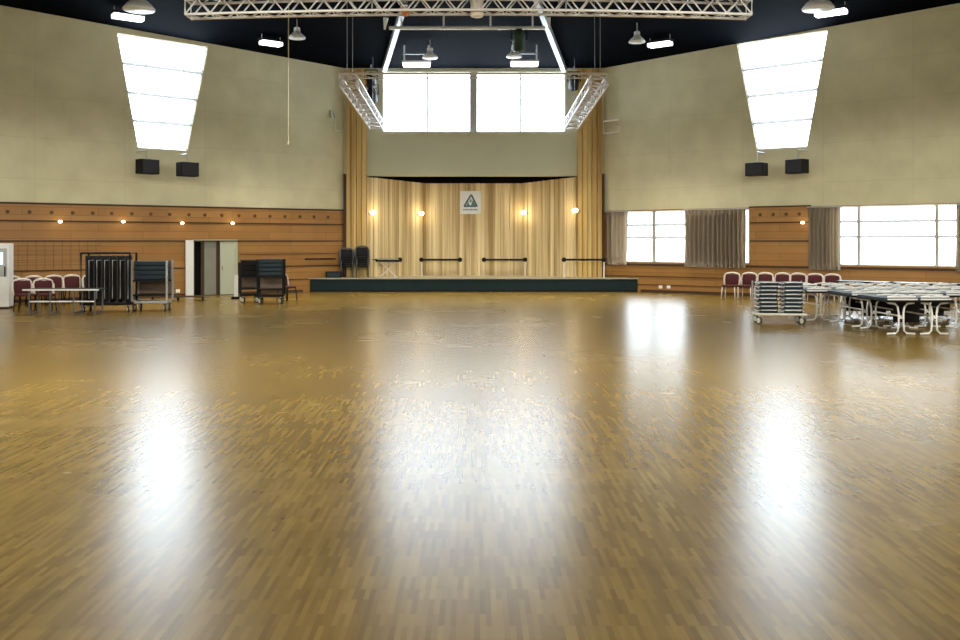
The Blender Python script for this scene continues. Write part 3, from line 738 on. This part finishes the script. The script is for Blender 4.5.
# ------------------------------------------------------------------ carts
def castors(e, xs, ys, r=.12, m_='castor'):
    for x in xs:
        for y in ys:
            m = MB(); m.lathe([(r*.6, -.025), (r, -.02), (r, .02), (r*.6, .025)], n=16); o = m.build('castor', 'rubber', e); m = MB(); m.lathe([(r*.72, -.034), (r*.72, .034)], n=14); m.build('hub', m_, o); o.rotation_euler = (0, math.pi/2, .5); o.location = (x, y, r)
            m = MB(); m.box((0, 0, 0), (.05, .05, .07)); q = m.build('fork', 'steel', e); q.location = (x, y, 2*r+.03)
def frame_cart(name, loc, rz, w, d, zt, label, panel='cartwood', post='steel'):
    e = empty(name, tuple(loc), rz); tag(e, label, 'trolley', 'wheeled storage trolleys on the left')
    m = MB(); m.box((0, 0, .25), (w, d, .07), bevel=.01); m.build('base', post, e)
    for sx in (-1, 1):
        for sy in (-1, 1):
            m = MB(); m.bb(sx*w/2-.025, sx*w/2+.025, sy*d/2-.025, sy*d/2+.025, .28, zt); m.build('post', post, e)
    m = MB(); m.box((0, 0, .45), (w-.05, d, .05)); m.build('shelf', 'black', e)
    m = MB(); m.bb(-w/2+.03, w/2-.03, d/2-.03, d/2, .48, .82); m.build('panel', panel, e)
    m = MB(); m.box((0, 0, .86), (w-.05, d, .05)); m.build('top_shelf', 'black', e)
    castors(e, (-w/2+.08, w/2-.08), (-d/2+.06, d/2-.06), r=.10)
    return e
# tall rack of upright folded tables
p = gp(105, 312); e = empty('table_rack', (p.x, p.y+.3, 0), .12); tag(e, 'tall black wheeled rack holding upright folded tables, left wall', 'trolley', 'wheeled storage trolleys on the left')
rack_loc = e.location.copy()
m = MB(); m.bb(-.68, .68, -.4, .4, .19, .25); m.build('base', 'black', e)
for sx in (-.66, .66):
    m = MB(); m.tube([(sx, -.38, .24), (sx, -.38, 1.66), (sx, .38, 1.66), (sx, .38, .24)], .03); m.build('end_frame', 'black', e)
m = MB(); m.tube([(-.66, -.38, 1.66), (.66, -.38, 1.66)], .028); m.build('top_rail', 'black', e)
castors(e, (-.6, .6), (-.32, .32), r=.08)
slots = ('leftmost', 'second from the left', 'third from the left', 'third from the right', 'second from the right', 'rightmost')
pt_ = None
for i in range(6):
    lab = 'black folded table standing upright in the tall rack, '+slots[i]
    x = -.53+.212*i
    loc = rack_loc+Matrix.Rotation(.12, 3, 'Z') @ Vector((x, 0, .252))
    if pt_ is None:
        pt_ = empty('folded_table', tuple(loc), .12); tag(pt_, lab, 'table', 'folded tables upright in the rack')
        m = MB(); m.box((0, 0, .67), (.05, .70, 1.32), bevel=.01); m.build('tabletop', 'black', pt_)
        m = MB(); m.tube([(.055, -.28, .12), (.055, -.28, 1.2), (.055, .28, 1.2), (.055, .28, .12)], .016, n=6); m.build('folded_leg', 'steel', pt_)
        m = MB(); m.bb(-.012, .012, -.362, -.351, .02, 1.31); m.build('edge_strip', 'navy', pt_)
    else: copy_tree(pt_, loc, .12, lab)
# three open carts
def load(loc, rz, w, d, z0, n, th, label, grp, m_='navy'):
    ps = None
    for i in range(n):
        lb = label % ('top', 'second from top', 'third from top', 'fourth from top', 'fifth from top')[n-1-i]
        L = (loc[0], loc[1], z0+i*(th+.004))
        if ps is None:
            ps = empty('wooden_board', L, rz); tag(ps, lb, 'board', grp)
            m = MB(); m.box((0, 0, th/2), (w, d, th), bevel=.012); m.build('board', m_, ps)
            m = MB(); m.bb(-w/2, w/2, -d/2-.006, -d/2, .01, .03); m.build('trim', 'black', ps)
        else: copy_tree(ps, L, rz, lb)
p = gp(149, 311); p.y += .3
frame_cart('storage_trolley', p, .05, .98, .62, 1.44, 'grey open trolley with large pale castors, right of the tall black rack')
load(p, .05, .90, .56, .89, 4, .13, 'dark board on the grey open trolley with pale castors, %s of pile', 'dark panels on the left trolley')
p = gp(247, 303); p.y += .35
frame_cart('storage_trolley', p, .35, .62, .55, 1.30, 'dark trolley right beside the pale green door leaf', 'cartwood', 'black')
load(p, .35, .55, .5, .89, 3, .16, 'black board on the trolley beside the pale green door leaf, %s of pile', 'black panels on the trolley near the door', 'black')
p = gp(269.5, 304); p.y += .25
frame_cart('storage_trolley', p, .1, .80, .55, 1.42, 'dark trolley between the door-side trolley and the single maroon chair', 'cartwood', 'black')
load(p, .1, .73, .5, .89, 4, .13, 'dark board on the trolley by the single maroon chair, %s of pile', 'dark panels on the right-hand trolley')
# white post-like panel by the door
p = gp(236, 299); e = empty('folded_barrier', tuple(p), .3); tag(e, 'narrow white upright panel standing between the door and the dark trolleys', 'panel')
m = MB(); m.bb(-.07, .07, -.03, .03, .08, .83, bevel=.01); m.build('board', 'white', e); m = MB(); m.bb(-.16, .16, -.14, .14, 0, .08, bevel=.01); m.build('foot', 'black', e)
# low dark bench along the wall by the door
p = gp(178, 301); e = empty('low_bench', (p.x-.1, p.y, 0), LF.a*.3); tag(e, 'low dark floor bench in front of the wall socket, left of the door', 'bench')
m = MB(); m.bb(-.75, .95, -.15, .15, .13, .17); m.build('seat', 'groove', e)
for sx in (-.7, .1, .9):
    m = MB(); m.bb(sx-.03, sx+.03, -.13, .13, 0, .13); m.build('leg', 'black', e)

# ------------------------------------------------------------------ right: dolly of folding chairs
p = gp(783, 324.5); D0 = Vector((p.x, p.y+.3, 0)); rz = -.15
e = empty('chair_dolly', tuple(D0), rz); tag(e, 'low pale dolly on castors carrying two piles of navy folding chairs', 'trolley')
m = MB()
m.tube([(-.58, -.32, .24), (.58, -.32, .24), (.58, .32, .24), (-.58, .32, .24)], .03, closed=True); m.build('frame', 'castor', e)
m = MB(); m.tube([(0, -.32, .24), (0, .32, .24)], .025); m.tube([(-.55, 0, .24), (.55, 0, .24)], .025); m.build('cross_bar', 'castor', e)
for sx in (-.58, .58):
    m = MB(); m.tube([(sx, .32, .24), (sx, .32, 1.02)], .02); m.build('post', 'steel', e)
castors(e, (-.5, .5), (-.28, .28), r=.09)
ordn = ('bottom', 'second from bottom', 'third from bottom', 'fourth from bottom', 'fourth from top', 'third from top', 'second from top', 'top')
pc = None
for side, sx in (('left', -.29), ('right', .29)):
    for i in range(8):
        lab = 'navy folding chair in the %s pile on the dolly, %s' % (side, ordn[i])
        loc = D0+Matrix.Rotation(rz, 3, 'Z') @ Vector((sx+random.uniform(-.012, .012), random.uniform(-.02, .02), .272+i*.095))
        if pc is None:
            pc = empty('folding_chair', tuple(loc), rz); tag(pc, lab, 'chair', 'folding chairs piled on the dolly')
            m = MB(); m.box((0, -.03, .04), (.43, .62, .07), bevel=.02); m.build('seat', 'navy', pc, True)
            m = MB(); pts = []
            for j in range(13):
                a = math.pi*j/12; pts.append((.245*math.cos(a), -.30-.04*math.sin(a), .045+.028*math.sin(a)))
            pts = [(.245, .33, .045)]+pts+[(-.245, .33, .045)]
            m.tube(pts, .011, n=6); m.build('frame', 'silver', pc, True)
            m = MB(); m.tube([(-.2, -.28, .075), (.2, -.28, .075)], .012, n=6); m.build('rung', 'steel', pc)
        else: copy_tree(pc, loc, rz+random.uniform(-.03, .03), lab)

# ------------------------------------------------------------------ right: folding tables with I-shaped legs
def leg_frame(m, y):
    # I-shaped end: twin posts curving out to feet and to brackets under the top
    for sx in (-1, 1):
        pts = [(sx*.30, y, .025), (sx*.12, y, .035), (sx*.065, y, .09), (sx*.05, y, .25), (sx*.05, y, .46), (sx*.075, y, .60), (sx*.13, y, .665), (sx*.28, y, .685)]
        m.tube(pts, .022, n=8)
    m.tube([(-.05, y, .36), (.05, y, .36)], .02, n=6)
def make_table(label, screen=False):
    e = empty('folding_table'); tag(e, label, 'table', 'standing tables with white I-shaped legs')
    m = MB(); m.box((0, .78, .725), (.64, 1.56, .03), bevel=.006); m.build('tabletop', 'tabletop', e)
    m = MB(); m.tube([(-.325, -.005, .725), (.325, -.005, .725), (.325, 1.565, .725), (-.325, 1.565, .725)], .027, n=6, closed=True); m.build('edge_band', 'black', e)
    for y in (.10, 1.46):
        m = MB(); leg_frame(m, y); m.build('leg', 'white', e, True)
    m = MB(); m.tube([(0, .10, .40), (0, 1.46, .40)], .018, n=6); m.build('stretcher', 'white', e)
    if screen:
        m = MB(); m.bb(-.30, .30, 1.36, 1.38, .16, .70); m.build('dark_filler_panel', 'black', e)  # black panel added so the space behind the legs looks dark
    return e
def make_flipped(label):
    e = empty('folded_table'); tag(e, label, 'table', 'folded tables lying upside down on the standing tables')
    m = MB(); m.box((0, .78, .02), (.64, 1.52, .03), bevel=.006); m.build('tabletop', 'navy', e)
    for y, o in ((.06, 0), (1.0, .05)):
        m = MB()
        for sx in (-1, 1):
            m.tube([(sx*.30, y, .065+o), (sx*.13, y+.02, .075+o), (sx*.06, y+.10, .085+o), (sx*.05, y+.42, .09+o), (sx*.13, y+.50, .085+o), (sx*.30, y+.52, .065+o)], .019, n=8)
        m.tube([(-.3, y, .06+o), (.3, y, .06+o)], .019, n=8)
        m.build('folded_leg', 'white', e, True)
    m = MB(); m.bb(-.32, .32, .0, .02, .0, .028); m.build('edge_band', 'white', e)
    return e
rows = ((19.9, (9.08, 9.80), 'front row'), (21.65, (9.05, 9.77, 10.49, 11.21), 'second row'),
        (23.4, (8.62, 9.34, 10.06, 10.78, 11.50, 12.22), 'third row'))
counts = {2: ('left one', 'right one'), 4: ('leftmost', 'second from left', 'second from right', 'rightmost'),
          6: ('leftmost', 'second from left', 'third from left', 'third from right', 'second from right', 'rightmost')}
T0 = {}; F0 = None
for D, xs, rn in rows:
    for i, x in enumerate(xs):
        w_ = '%s, %s' % (rn, counts[len(xs)][i]); loc = Vector((x+random.uniform(-.01, .01), D, 0)); r = random.uniform(-.012, .012)
        lab = 'standing table with white I-shaped legs, '+w_
        sc = x > 9.5
        if sc not in T0: T0[sc] = make_table(lab, sc); T0[sc].location = loc; T0[sc].rotation_euler = (0, 0, r)
        else: copy_tree(T0[sc], loc, r, lab)
        lab = 'upside-down folded table atop a standing table, '+w_
        l2 = loc+Vector((0, .02, .748))
        if F0 is None: F0 = make_flipped(lab); F0.location = l2; F0.rotation_euler = (0, 0, r)
        else: copy_tree(F0, l2, r, lab)

k = RF.s_of(838, -2.6)
for i, w_ in enumerate(('leftmost', 'second from left', 'third from left', 'rightmost')):
    q = RF.xyz(k+i*1.64, -2.6, 0)
    copy_tree(T0[False], q, RF.a-math.pi/2, 'bare white-topped table along the wall under the widest window, '+w_)['group'] = 'bare tables under the widest window'
